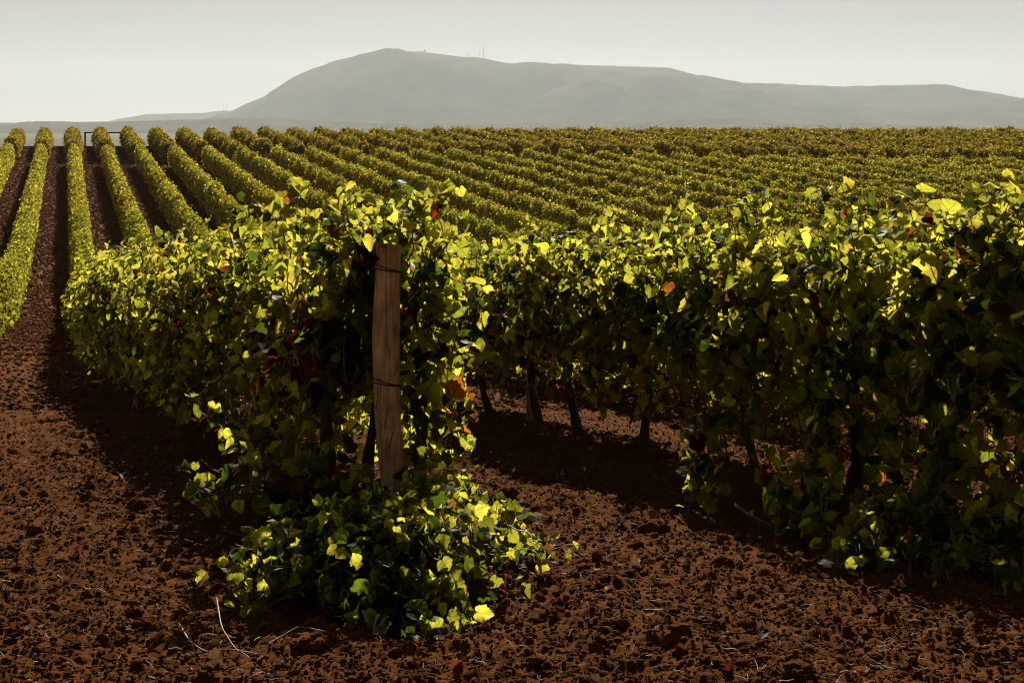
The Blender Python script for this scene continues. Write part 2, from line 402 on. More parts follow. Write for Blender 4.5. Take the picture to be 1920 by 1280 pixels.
# ------------------------------------------------------------------ the ground: one sheet, fine near the camera
def lines(lo, hi, step, far_lo, far_hi, g):
    a = list(np.arange(lo, hi, step)); s = step
    x = a[-1]
    while x < far_hi: s *= g; x += s; a.append(min(x, far_hi))
    b = []; s = step; x = lo
    while x > far_lo: s *= g; x -= s; b.append(max(x, far_lo))
    return np.array(b[::-1] + a)
def ground_detail(X, Y):
    """clods and furrows, fading with distance"""
    fade = np.clip((46 - Y) / 22, 0, 1) * np.clip((Y + 4) / 4, 0, 1)
    lat = (X - xrow(0, Y)) / RW; lat = np.abs(lat - np.round(lat))       # 0 under a row
    berm = 0.10 * np.exp(-(lat * RW / .45) ** 2)
    w1, id1 = worley(X * 5.2 + .2 * perlin(X * 4, Y * 4, 5), Y * 5.2, 3)
    w2, id2 = worley(X * 12, Y * 12, 9)
    clod = np.clip(.5 - w1, 0, .3) * (id1 > .78) * .09 * id1 + np.clip(.45 - w2, 0, .25) * (id2 > .5) * .05
    clod = clod * (1 + 1.1 * perlin(X * 21, Y * 21, 44))
    z = .03 * fbm(X * .8, Y * .8, 1, 3) + .024 * fbm(X * 3.1, Y * 3.1, 4, 4, .6) + .022 * perlin(X * 9, Y * 9, 8) + .022 * np.abs(perlin(X * 17, Y * 17, 18)) + .010 * perlin(X * 29, Y * 29, 28) + clod
    return fade * (z + berm)
def gz(X, Y): return zg(Y) + ground_detail(np.asarray(X, float), np.asarray(Y, float))
gx = lines(-4.2, 3.6, .016, -9000, 9000, 1.03)
gy = lines(5.2, 12.0, .016, -60, 15500, 1.014)
GX, GY = np.meshgrid(gx, gy)
GZ = gz(GX, GY)
GZ += np.where(GY > 400, 6 * fbm(GX * .0011, GY * .0011, 7, 4), 0) * np.clip((GY - 400) / 900, 0, 1)
nx, ny = len(gx), len(gy)
i = np.arange(ny - 1)[:, None] * nx + np.arange(nx - 1)[None]
gf = np.stack([i, i + 1, i + nx + 1, i + nx], -1).reshape(-1, 4)
ground = link('ground', mesh('ground', np.stack([GX, GY, GZ], -1).reshape(-1, 3), gf.ravel(), 4, [M_GROUND]))
tag(ground, 'red brown tilled soil between the vine rows', None, None, 'structure')

# the road along the crest
rx = np.arange(-95, 96, 2.0); y0 = CREST + 9
Vr = np.concatenate([np.stack([rx, np.full_like(rx, y0), zg(np.full_like(rx, y0)) + .05], 1),
                     np.stack([rx, np.full_like(rx, y0 + 5), zg(np.full_like(rx, y0)) + .06], 1),
                     np.stack([rx, np.full_like(rx, y0), zg(np.full_like(rx, y0)) - .4], 1),
                     np.stack([rx, np.full_like(rx, y0 + 5), zg(np.full_like(rx, y0)) - .9], 1)])
nr = len(rx); q = np.arange(nr - 1)
def strip(a, b): return np.stack([a * nr + q, a * nr + q + 1, b * nr + q + 1, b * nr + q], 1)
road = link('road', mesh('road', Vr, np.vstack([strip(0, 1), strip(2, 0), strip(1, 3)]).ravel(), 4, [M_ROAD], smooth=False))
tag(road, 'dark road on the crest behind the left vine rows', None, None, 'structure')

# ------------------------------------------------------------------ mountains and hills, far off
def at_px(px, py, Y): return ((px - 960) / FPX * Y, Y, (240 - py) / FPX * Y)
def ridge(name, prof, Y, depth, label, seed, rough=1.0, base=-40):
    prof = np.array(prof, float)
    px = np.arange(prof[0, 0], prof[-1, 0] + .1, 4.0)
    # smooth (cosine-eased) interpolation of the outline
    py = np.interp(px, prof[:, 0], prof[:, 1]); ker = np.hanning(9); ker /= ker.sum()
    py = np.convolve(np.pad(py, 4, 'edge'), ker, 'valid')
    X = (px - 960) / FPX * Y
    top = (240 - py) / FPX * Y
    m = Y / FPX
    top = top + m * rough * (0.8 * fbm(px * .05, 0 * px, seed, 3) + .9 * np.maximum(perlin(px * .35, 0 * px, seed + 9), 0))
    v = np.concatenate([np.linspace(-1, 0, 26), np.linspace(0, 1, 8)[1:]])
    V = []
    for t in v:
        s = np.cos(min(abs(t), 1) * np.pi / 2) ** (1.15 if t < 0 else 1.0)
        d = t * depth
        n = fbm(X / depth * 2.2, np.full_like(X, d / depth * 1.6), seed + 21, 4) * .42 * np.sin(abs(t) * np.pi) if t < 0 else 0
        h = base + (top - base) * np.clip(s + n * (s if t > -.98 else 0), 0, .985 if abs(t) > .001 else 1)
        sc = (Y + d) / Y if False else 1
        V.append(np.stack([X * sc, np.full_like(X, Y + d), h], 1))
    V = np.vstack(V); n = len(X); k = len(v)
    i = np.arange(k - 1)[:, None] * n + np.arange(n - 1)[None]
    F = np.stack([i, i + 1, i + n + 1, i + n], -1).reshape(-1, 4)
    o = link(name, mesh(name, V, F.ravel(), 4, [M_HILL]))
    return tag(o, label, None, None, 'structure')
YM = 11500.0
PROF_M = [(395, 232), (430, 216), (455, 206), (480, 193), (505, 183), (520, 177), (535, 164), (550, 152), (568, 142), (600, 130), (640, 117), (680, 108.5),
          (715, 101), (745, 95.5), (780, 97), (830, 102), (865, 107), (900, 108), (930, 115), (960, 120), (1000, 121), (1040, 119.5), (1070, 119.5), (1080, 122),
          (1150, 124), (1210, 126), (1255, 127), (1285, 136), (1330, 149), (1390, 156), (1450, 160), (1560, 163), (1640, 162.5), (1740, 162),
          (1770, 169), (1820, 174), (1845, 176), (1872, 186), (1920, 205), (2000, 225), (2060, 236)]
ridge('mountain', PROF_M, YM, 2300, 'long hazy mountain on the horizon', 3)
ridge('hill', [(900, 240), (960, 222), (985, 196), (1030, 170), (1090, 152), (1150, 144), (1230, 143), (1300, 152), (1380, 165), (1480, 178), (1600, 200), (1700, 225), (1760, 240)], 10200, 1300,
      'hazy spur in front of the mountain', 8)
ridge('hill', [(1560, 242), (1640, 225), (1720, 208), (1800, 198), (1850, 189), (1890, 184), (1930, 184), (2010, 192), (2100, 215)], 9800, 1200, 'hazy rounded hill at the right end of the mountain', 12)
ridge('hill', [(190, 236), (235, 222), (290, 214), (340, 213), (385, 212), (410, 208), (430, 208), (460, 214), (520, 222), (560, 236)], 13800, 800, 'palest low hill left of the mountain', 15)
ridge('hill', [(-260, 231), (-60, 231), (0, 230), (30, 231), (50, 228), (90, 227.5), (150, 229), (240, 228), (330, 225), (420, 222), (520, 221), (560, 225), (700, 231), (900, 233),
               (1100, 231), (1230, 228), (1300, 224), (1390, 223), (1450, 227), (1520, 232), (1600, 231), (1700, 235), (1920, 240), (2150, 242)], 8300, 600, 'low hazy ridge behind the vineyard crest', 18, 1.2)

# ------------------------------------------------------------------ things on the mountain top
def box(acc, c, s, mi=0):
    c = np.array(c, float); s = np.array(s, float) / 2
    V = np.array([[x, y, z] for z in (-1, 1) for y in (-1, 1) for x in (-1, 1)]) * s + c
    acc.add(V, [[0, 2, 3, 1], [4, 5, 7, 6], [0, 1, 5, 4], [2, 6, 7, 3], [0, 4, 6, 2], [1, 3, 7, 5]], 4, mi)
def mast(px, y_top, y_bot, Y, label, w=3.0):
    b = at_px(px, y_bot, Y); h = (y_bot - y_top) / FPX * Y + 12
    root = empty('antenna_mast', (b[0], b[1], b[2] - 12))
    tag(root, label, 'antenna mast', 'masts on the far hills')
    a = Acc(); n = 9
    for sx, sy in ((-1, -1), (1, -1), (0, 1.1)):                     # lattice legs and bracing
        P = [(sx * w * (1 - .75 * t), sy * w * (1 - .75 * t), h * t) for t in np.linspace(0, 1, n)]
        add_tube(a, P, np.linspace(w * .30, w * .18, n), 5)
    for k in range(n - 1):
        t0, t1 = k / (n - 1), (k + 1) / (n - 1)
        for (ax, ay), (bx, by) in (((-1, -1), (1, -1)), ((1, -1), (0, 1.1)), ((0, 1.1), (-1, -1))):
            s0, s1 = w * (1 - .75 * t0), w * (1 - .75 * t1)
            add_tube(a, [(ax * s0, ay * s0, h * t0), (bx * s1, by * s1, h * t1)], w * .12, 4)
    a.build('lattice', [M_MAST], root)
    d = Acc(); add_tube(d, [(0, 0, h * .98), (0, 0, h * 1.08)], w * .2, 5); d.build('aerial', [M_MAST], root)
mast(906, 83, 108, YM, 'tallest thin mast on the right shoulder of the mountain summit', 3.2)
mast(878, 98, 108, YM, 'short mast left of the tallest one on the summit', 3.0)
mast(872, 95, 108, YM, 'faint thin mast farthest from the tallest on the shoulder', 1.6)
mast(899, 94, 108, YM, 'faint thin mast directly beside the tallest one', 1.6)
mast(767, 92, 97, YM, 'little mast just right of the pointed summit building', 1.4)
mast(835, 97, 103, YM, 'small mast alone between summit trees and shoulder masts', 2.6)
mast(419, 194, 210, 13800, 'left mast of the pair on the palest low hill', 2.2)
mast(426, 194, 210, 13800, 'right mast of the pair on the palest low hill', 2.2)
mast(68, 221, 229, 8300, 'lone mast on the low ridge above the left vine rows', 1.4)
mast(1897, 176, 186, 9800, 'lone mast on the rounded hill by the right edge', 1.6)
b = at_px(746, 97, YM); chapel = empty('hilltop_building', (b[0], b[1], b[2] - 8))
tag(chapel, 'tiny building with a pointed tower on the mountain summit', 'building')
a = Acc(); box(a, (0, 0, 9), (11, 11, 22)); a.build('tower', [M_STONE], chapel, smooth=False)
a = Acc(); a.add([(-6, -6, 20), (6, -6, 20), (6, 6, 20), (-6, 6, 20), (0, 0, 29)], [[0, 1, 4], [1, 2, 4], [2, 3, 4], [3, 0, 4]], 3); a.build('spire', [M_STONE], chapel, smooth=False)
a = Acc(); box(a, (19, 0, 6), (27, 12, 12)); a.build('nave', [M_STONE], chapel, smooth=False)
a = Acc(); a.add([(5.6, -6.6, 12), (33, -6.6, 12), (33, 6.6, 12), (5.6, 6.6, 12), (5.6, 0, 16), (33, 0, 16)], [[0, 1, 5, 4], [3, 4, 5, 2]], 4); a.build('roof', [M_STONE], chapel, smooth=False)
def far_tree(px, py_top, py_bot, label, wide, seed):
    rng = np.random.default_rng(seed)
    b = at_px(px, py_bot, YM); h = (py_bot - py_top) / FPX * YM
    root = empty('tree', (b[0], b[1], b[2] - 3)); tag(root, label, 'tree', 'trees on the mountain summit')
    a = Acc(); add_tube(a, [(0, 0, 0), (.5, 0, h * .5), (0, 0, h * .8)], [1.3, 1, .5], 6); a.build('trunk', [M_BARK], root)
    c = Acc(); n = 500
    P = rng.normal(0, 1, (n, 3)); P = unit(P) * rng.random((n, 1)) ** .4 * np.array([wide, wide, h * .36]) + np.array([0, 0, h * .66 + 3])
    add_leaves(c, P, rng.normal(0, 1, (n, 3)), rng.normal(0, 1, (n, 3)), rng.uniform(2, 4, n), np.tile(DEEP * .6, (n, 1)), 'far', rng)
    c.build('crown', [M_FARLEAF], root)
far_tree(796, 93.5, 99, 'largest round tree on the mountain summit', 7.5, 1)
far_tree(786, 96, 99, 'small tree on the summit beside the largest round tree', 5, 2)
far_tree(791, 96.5, 99, 'smallest bush-like tree touching the largest summit tree', 4, 3)

# ------------------------------------------------------------------ vine rows
def to_world(k, A, Lt, H, dA=None, dL=None, dH=None):
    """row-local (A = depth along the row, Lt = sideways, H = height over soil) to world"""
    ux, uy = row_dir(A)
    X0 = xrow(k, A)
    P = np.stack([X0 + Lt * uy, A - Lt * ux, zg(A) + H], -1)
    if dA is None: return P
    D = np.stack([dA * ux + dL * uy, dA * uy - dL * ux, dH - 0.0 * dA], -1)
    return P, D

def hedge_leaves(acc, k, ya, yb, per_m, size, lod, rng, hw=.62, top=2.0, bot=.18, warm=0., shell=.30, lump=1.0, mi=0, botvar=0.0, tone=(1, 1, 1)):
    """leaves through the outer shell of a hedge-shaped canopy"""
    n = int((yb - ya) * per_m)
    A = rng.uniform(ya, yb, n)
    # position round the section: theta 0 = right foot, pi = left foot, over the top
    u = rng.random(n); th = u * np.pi
    ct, st = np.cos(th), np.sin(th)
    ex = np.sign(ct) * np.abs(ct) ** .55; ez = st ** .62
    lumpn = perlin(A * .85, np.full(n, k * 7.7), 2) + .8 * perlin(A * 2.3, ct * 1.5 + k * 3.1, 6)
    tn = perlin(A * .7, np.full(n, k * 5.3), 13) * .26 + perlin(A * 2.2, np.full(n, k * 5.3), 14) * .26 + .14 * perlin(A * 5, ct * 3 + k, 15)
    if lod == 'far':
        iv = np.floor(A / 1.25 + k * .37); hv = np.modf(np.abs(np.sin(iv * 12.9898 + k * 78.233)) * 43758.5453)[0]
        bulge = np.abs(np.sin(np.pi * (A / 1.25 + k * .37))) ** .55
        tn = tn + (-.20 * (1 - bulge) + (hv - .6) * .22) * np.minimum(lump, 1.4); lumpn = lumpn - .45 * (1 - bulge) + (hv - .5) * .5 - 3.0 * (hv < .015)
    else: hv = np.full(n, .5)
    depth = 1 - shell * rng.random(n) ** 1.6
    w = hw * (1 + .42 * lump * lumpn) * (1 + .10 * perlin(A * .12, np.full(n, k * 2.0), 3))
    Lt = ex * w * depth * (.82 + .25 * np.sin(np.minimum(ez, 1) * np.pi))
    hgt = top * (1 + .12 * perlin(A * .1, np.full(n, k * 9.0), 31)) + tn * lump
    bot = np.maximum(.06, bot + botvar * (perlin(A * .75, np.full(n, 3.0 + k), 61) * 1.6 + perlin(A * 2.1, ct + k, 62)))
    if lod == 'near' and k == 1: bot = np.maximum(.05, bot - .55 * np.clip((9.9 - A) / 2.2, 0, 1))
    H = bot + (hgt - bot) * (1 - (1 - ez) * 1.0) * (1 - .18 * (1 - depth) / shell)
    H = H + rng.normal(0, .05, n); Lt = Lt + rng.normal(0, .05, n)
    # thin the foot a little and leave random gaps
    gap = perlin(A * 1.4, H * 1.7 + k * 4.0, 17) + .35 * (H > .6)
    keep = gap > (-.10 if lod == 'near' else -.33)
    A, Lt, H, ct, st, hv = A[keep], Lt[keep], H[keep], ct[keep], st[keep], hv[keep]; n = len(A)
    nl = ct * .9 + rng.normal(0, .55, n); nh = st * .9 + .15 + rng.normal(0, .45, n); na = rng.normal(0, .6, n)
    if lod == 'far': na *= .9; nl = ct * .9 + rng.normal(0, .65, n); nh = st * 1.0 + .1 + rng.normal(0, .6, n)
    if lod == 'far': H = H + (rng.random(n) < .09) * st * np.minimum(rng.exponential(.15, n), .34)
    P, Nn = to_world(k, A, Lt, H, na, nl, nh)
    _, T = to_world(k, A, Lt, H, rng.normal(0, .6, n), ct * .5 + rng.normal(0, .4, n), -.7 + rng.normal(0, .4, n))
    fld = .30 * perlin(A * .55, np.full(n, k * 3.3) + H * .6, 23) + .18 * perlin(A * .09, np.full(n, k * 1.1), 29) + (hv - .5) * .35
    add_leaves(acc, P, Nn, T, rng.uniform(.7, 1.2, n) * size, leaf_tint(n, rng, warm, fld) * np.array(tone) * (rng.uniform(.45, 1.6, (n, 1)) if lod == 'far' else 1), lod, rng, mi)

def shoot_leaves(acc, k, ya, yb, per_m, rng, lod='near', size=.085, top=1.95, hang=.35, low=.45, warm=0., stems=True, spread=1.0):
    """canes that rise from the cordon, arch over or hang down, with leaves at every node"""
    n = int((yb - ya) * per_m)
    for s in range(n):
        a = rng.uniform(ya, yb); l = rng.normal(0, .10); h = rng.uniform(.75, 1.0)
        side = rng.choice((-1, 1)); hanging = rng.random() < hang
        nodes = rng.integers(14, 27); step = .062
        dl = side * rng.uniform(.05, .45) * spread; dh = 1.0; da = rng.normal(0, .35)
        if k == 1 and a < 9.5 and rng.random() < .35: hanging = True; nodes = 30
        if hanging: h = rng.uniform(.9, 1.65); dl = side * rng.uniform(.5, 1.0); dh = rng.uniform(.0, .5)
        lim = top + rng.normal(0, .22) + .12 * perlin(a * .8, k * 3.0, 51)
        if rng.random() < .05: lim += rng.uniform(.1, .35)
        pts = []
        for j in range(nodes):
            pts.append((a, l, h))
            da += rng.normal(0, .12); dl += rng.normal(0, .10)
            if hanging: dh -= .17; dl *= .90
            elif h > lim - .25: dh -= .28; dl += side * .05
            m = math.sqrt(da * da + dl * dl + dh * dh)
            a += da / m * step; l += dl / m * step; h += dh / m * step
            l = max(-.85 * spread, min(.85 * spread, l))
            if h < (.06 if k == 1 and a < 9.8 else low) + .25 * rng.random(): break
        pts = np.array(pts)
        if len(pts) < 4: continue
        W = to_world(k, pts[:, 0], pts[:, 1], pts[:, 2])
        if stems: add_tube(acc, W, np.linspace(.0055, .0025, len(W)), 4, 1)
        reps = 2
        ia = np.repeat(np.arange(len(pts)), reps)
        ia = ia[rng.random(len(ia)) < .72]; q = len(ia)
        if not q: continue
        da_, dl_, dh_ = rng.normal(0, 1, q), rng.normal(side * .4, 1, q), rng.normal(.2, .7, q)
        mm = np.sqrt(da_ ** 2 + dl_ ** 2 + dh_ ** 2); off = rng.uniform(.04, .11, q) / mm
        A, Lt, H = pts[ia, 0] + da_ * off, pts[ia, 1] + dl_ * off, pts[ia, 2] + dh_ * off
        sgn = np.where(rng.random(q) < .8, np.sign(Lt + rng.normal(0, .15, q)), rng.choice((-1, 1), q))
        P, Nn = to_world(k, A, Lt, H, rng.normal(0, .55, q), sgn * .8 + rng.normal(0, .45, q), .55 + rng.normal(0, .45, q))
        _, T = to_world(k, A, Lt, H, rng.normal(0, .6, q) + da_ * .3, dl_ * .4 + sgn * .2, -.75 + rng.normal(0, .45, q))
        fld = .25 * perlin(A * .9, H * 1.2 + k * 3.1, 41) + rng.normal(0, .15)
        sz = size * rng.uniform(.6, 1.25, q) * np.linspace(1.05, .6, len(pts))[ia] ** .6
        add_leaves(acc, P, Nn, T, sz, leaf_tint(q, rng, warm, fld), lod, rng)
        add_petioles(acc, W[ia], P)

def trunk(k, y, rng, parent, o):
    """one gnarled vine trunk with two short arms under the canopy"""
    a = Acc(); lean = rng.normal(0, .16); sl_ = rng.normal(0, .07)
    t = np.linspace(0, 1, 12)
    A = y + lean * t + .03 * np.sin(t * 7 + rng.random() * 6); Lt = sl_ * t + .03 * np.sin(t * 6 + rng.random() * 6); H = -.08 + t * .98
    r = .042 * (1.25 - .55 * t + .16 * np.sin(t * 19 + rng.random() * 6)) * rng.uniform(.8, 1.2)
    add_tube(a, to_world(k, A, Lt, H), r, 8)
    for s in (-1, 1):
        tt = np.linspace(0, 1, 7)
        add_tube(a, to_world(k, A[-1] + s * tt * .55, Lt[-1] + .03 * np.sin(tt * 8), H[-1] - .03 + .07 * tt), .024 * (1.1 - .6 * tt), 6)
    a.build('trunk', [M_BARK], parent, o)
def wires(k, ya, yb, parent, o):
    for h in (.88, 1.32, 1.72):
        a = Acc(); A = np.arange(ya, yb, .6)
        add_tube(a, to_world(k, A, np.full_like(A, .04), h - .02 * np.sin(A * 1.2) ** 2), .0028, 4); a.build('wire', [M_WIRE], parent, o)

GRP1 = 'vine rows climbing the slope below the cross track'
GRP2 = 'vine rows between the cross track and the crest'
ORD = ['', 'first', 'second', 'third', 'fourth', 'fifth', 'sixth', 'seventh', 'eighth', 'ninth', 'tenth', 'eleventh', 'twelfth', 'thirteenth', 'fourteenth',
       'fifteenth', 'sixteenth', 'seventeenth', 'eighteenth', 'nineteenth', 'twentieth']
def ordinal(n):
    if n <= 20: return ORD[n]
    if n == 30: return 'thirtieth'
    return ('twenty-' if n < 30 else 'thirty-') + ORD[n % 10]
def row_root(k, y, label, group):
    o = to_world(k, np.array([y]), np.zeros(1), np.zeros(1))[0]
    r = empty('vine_row', o); tag(r, label, 'vine row', group)
    return r, o

# the two rows in front
def near_row(k, ya, y_mid, yb, y_far, seed, label, per_m, shell, hang, low, bot, tr_step, top=1.95, bv=0.0):
    rng = np.random.default_rng(seed)
    root, o = row_root(k, ya, label, 'vine rows in the foreground')
    f = Acc()
    shoot_leaves(f, k, ya, y_mid, per_m, rng, top=top, hang=hang, low=low)
    hedge_leaves(f, k, ya, y_mid, shell, .082, 'near', rng, hw=.60, top=top - .12, bot=bot, shell=.75, botvar=bv)
    hedge_leaves(f, k, y_mid, yb, 1150, .09, 'mid', rng, hw=.64, top=1.98, bot=.2, shell=.5)
    if y_far > yb: hedge_leaves(f, k, yb, y_far, 330, .19, 'far', rng, hw=.66, top=1.98, bot=.15)
    f.build('foliage', [M_LEAF, M_CANE], root, o)
    for y in np.arange(ya + .5, min(y_mid + 3, yb), tr_step): trunk(k, y + rng.normal(0, .12), rng, root, o)
    wires(k, ya, y_mid + 4, root, o)
    return root, o
near_row(0, 8.95, 21.5, 45, 0, 101, 'leafy green vine row that ends at the leaning wooden post', 38, 520, .45, .12, .12, 1.2)
near_row(1, 4.4, 21.5, 45, 0, 202, 'closest dark vine row with bare trunks filling the right foreground', 36, 500, .42, .34, .56, 1.2, bv=.36)


# the slope
rngc = np.random.default_rng(77)
for k in range(-2, 37):
    rng = np.random.default_rng(1000 + k)
    # where this row enters the picture
    if k in (0, 1): ya = 45.0
    elif k == -1: ya = 29.0
    elif k == -2: ya = 88.0
    else:
        ya = max(11.0, (2.866 + RW * k - 2.0) / .77) if k < 6 else (0.83 + RW * k - 3.0) / .674
    g = float(gap_y(xrow(k, 135.0)))
    g = float(gap_y(xrow(k, g)))
    if ya < g - 3:
        f = Acc(); y = ya
        if y < 22: hedge_leaves(f, k, y, 22, 1000, .09, 'mid', rng, hw=.62, top=1.98, bot=.22, shell=.55); y = 22
        if y < 48: hedge_leaves(f, k, y, 48, 900, .10, 'mid', rng, hw=.64, top=1.98, bot=.15, shell=.45); y = 48
        hedge_leaves(f, k, y, min(85, g), 1300, .105, 'far', rng, hw=.47, top=2.05, bot=.1, warm=.25, lump=1.05, shell=.6, tone=(1.26, 1.36, 1.1)) if y < min(85, g) else None
        y = max(y, 85)
        if y < g: hedge_leaves(f, k, y, g, 900, .13, 'far', rng, hw=.47, top=2.05, bot=.05, warm=.42, lump=1.0, shell=.6, tone=(1.28, 1.3, 1.1))
        if k in (0, 1):
            nm = ('middle', 'next')[k]
            lab = ('distant continuation of the post row running straight up the slope', 'distant row right of the straight one, climbing to the cross track')[k]
        elif k < 0:
            lab = ('first', 'second')[-k - 1] + ' vine row left of the straight central row on the slope'
        else:
            lab = ordinal(k) + ' vine row on the slope counting right from the straight left-hand row'
        o = to_world(k, np.array([ya]), np.zeros(1), np.zeros(1))[0]
        ob = f.build('vine_row', [M_FARLEAF], None, o); ob.location = o
        tag(ob, lab, 'vine row', GRP1)
    # the block beyond the cross track, more autumn brown
    yb0 = max(g + GAP_W + rngc.normal(0, .3), (0.83 + RW * k - 3.5) / .674); yb1 = CREST + 3.5 + rngc.normal(0, .5)
    if yb0 > yb1 - 3: continue
    f = Acc()
    hedge_leaves(f, k, yb0, yb1, 760, .16, 'far', rng, hw=.70, top=2.12, bot=.05, warm=.5, lump=1.1, shell=.6, tone=(.98, .88, .75))
    o = to_world(k, np.array([yb0]), np.zeros(1), np.zeros(1))[0]
    ob = f.build('vine_row', [M_FARLEAF], None, o); ob.location = o
    if k < 0: lab = 'short brownish row at the crest, ' + ('first', 'second')[-k - 1] + ' left of the straight central one'
    elif k == 0: lab = 'short brownish row at the crest standing just left of the black gate frame'
    else: lab = ordinal(k) + ' short brownish crest row counting right from the black gate frame'
    tag(ob, lab, 'vine row', GRP2)

# ------------------------------------------------------------------ the end post of the foreground row
def make_post(name, pts, radii, label, group, ties, seed):
    rng = np.random.default_rng(seed)
    pts = np.array(pts, float); o = pts[0]
    n = 40; t = np.linspace(0, 1, len(pts)); tt = np.linspace(0, 1, n)
    P = np.stack([np.interp(tt, t, pts[:, c]) for c in range(3)], 1)
    ker = np.hanning(9); ker /= ker.sum()
    for c in (0, 1): P[4:-4, c] = np.convolve(P[:, c], ker, 'valid')
    r = np.interp(tt, t, radii)
    m = 28; a = np.arange(m) * 2 * np.pi / m
    V = []
    for i_, (p, rr) in enumerate(zip(P, r)):
        q = rr * (1 + .05 * perlin(np.cos(a) * 1.6 + 3, np.full(m, tt[i_] * 2.2) + np.sin(a), seed) + .025 * perlin(np.cos(a) * 6, np.sin(a) * 6 + tt[i_] * .8, seed + 4))
        zz = np.zeros(m)
        if i_ == n - 1: zz = .012 * np.cos(a + 2.4)
        V.append(np.stack([p[0] + q * np.cos(a), p[1] + q * np.sin(a), p[2] + zz], 1))
    top = V[-1]; c = top.mean(0)
    V.append(c + (top - c) * .93 + np.array([0, 0, .006])); V.append(c + (top - c) * .5 + np.array([0, 0, .004])); V.append(c + (top - c) * .02 + np.array([0, 0, .005]))
    V = np.vstack(V); k = len(V) // m
    i = np.arange(k - 1)[:, None] * m; j = np.arange(m)[None]; j2 = (j + 1) % m
    F = np.stack([i + j, i + j2, i + m + j2, i + m + j], -1).reshape(-1, 4)
    root = empty(name, o); tag(root, label, 'post', group)
    pa = Acc(); pa.add(V, F, 4); pa.build('shaft', [M_WOOD], root, o)
    for (h, turns) in ties:
        f = (h - pts[0, 2]) / (pts[-1, 2] - pts[0, 2])
        s = np.linspace(0, turns * 2 * np.pi, 26 * turns)
        cx, cy, rr = np.interp(f, tt, P[:, 0]), np.interp(f, tt, P[:, 1]), np.interp(f, tt, r) * 1.035
        W = np.stack([cx + rr * np.cos(s), cy + rr * np.sin(s), h + .006 * np.sin(s * 1.3 + 1) + .016 * s / (2 * np.pi) - .02 * np.cos(s)], 1)
        ta = Acc(); add_tube(ta, W, .0042, 5); ta.build('wire_tie', [M_WIRE], root, o)
    return root
YP = 8.72
def pp(px, py): return ((px - 960) / FPX * YP, YP, (240 - py) / FPX * YP)
make_post('wooden_post', [pp(746, 1020), pp(741, 940), pp(735, 870), pp(727, 790), pp(724, 700), pp(724, 620), pp(727, 540), pp(728.5, 458)],
          [.079, .079, .079, .080, .081, .084, .079, .077], 'weathered leaning wooden post at the end of the foreground vine row', None,
          [(pp(0, 510)[2], 2), (pp(0, 722)[2], 2)], 5)
for y, lab, sd in ((14.6, 'dark trellis post among the leaves of the right row, farther from the camera', 6), (9.9, 'dark trellis post among the trunks of the right row, nearer the camera', 7)):
    b = to_world(1, np.array([y]), np.array([.02]), np.array([-.1]))[0]
    make_post('trellis_post', [b, b + np.array([.01, 0, .9]), b + np.array([.02, .01, 1.85])], [.06, .058, .055], lab, 'trellis posts in the right row', [(b[2] + 1.42, 1)], sd)

# ------------------------------------------------------------------ free canes with leaves (post top, bush, side shoots)
def free_cane(acc, path, rng, leaf=.09, dens=1.15, lod='near', warm=0., stem=.006, tint=None, up=.5, rad=.10):
    path = np.array(path, float); d = np.r_[0, np.cumsum(np.linalg.norm(np.diff(path, axis=0), axis=1))]
    n = max(4, int(d[-1] / .07)); s = np.linspace(0, d[-1], n)
    P = np.stack([np.interp(s, d, path[:, c]) for c in range(3)], 1)
    P[1:-1] = (P[:-2] + P[1:-1] * 2 + P[2:]) / 4
    P += .012 * rng.normal(0, 1, P.shape); 
    add_tube(acc, P, np.linspace(stem, stem * .4, n), 5, 1)
    idx = np.repeat(np.arange(n), 2); idx = idx[rng.random(len(idx)) < .8 * dens]; q = len(idx)
    dr = unit(rng.normal(0, 1, (q, 3)) + np.array([0, 0, .25])); off = rng.uniform(.3, 1.0, (q, 1)) * rad
    W = P[idx] + dr * off
    Nn = dr * .5 + rng.normal(0, .45, (q, 3)) + np.array([0, -.25, up])
    T = dr * .6 + rng.normal(0, .35, (q, 3)) + np.array([0, 0, -.55])
    sz = leaf * rng.uniform(.6, 1.2, q) * np.linspace(1.1, .55, n)[idx]
    tn = leaf_tint(q, rng, warm) if tint is None else np.tile(tint, (q, 1)) * rng.uniform(.7, 1.2, (q, 1))
    add_leaves(acc, W, Nn, T, sz, tn, lod, rng); add_petioles(acc, P[idx], W)
def px3(px, py, Y): return np.array(at_px(px, py, Y))

rng = np.random.default_rng(31)
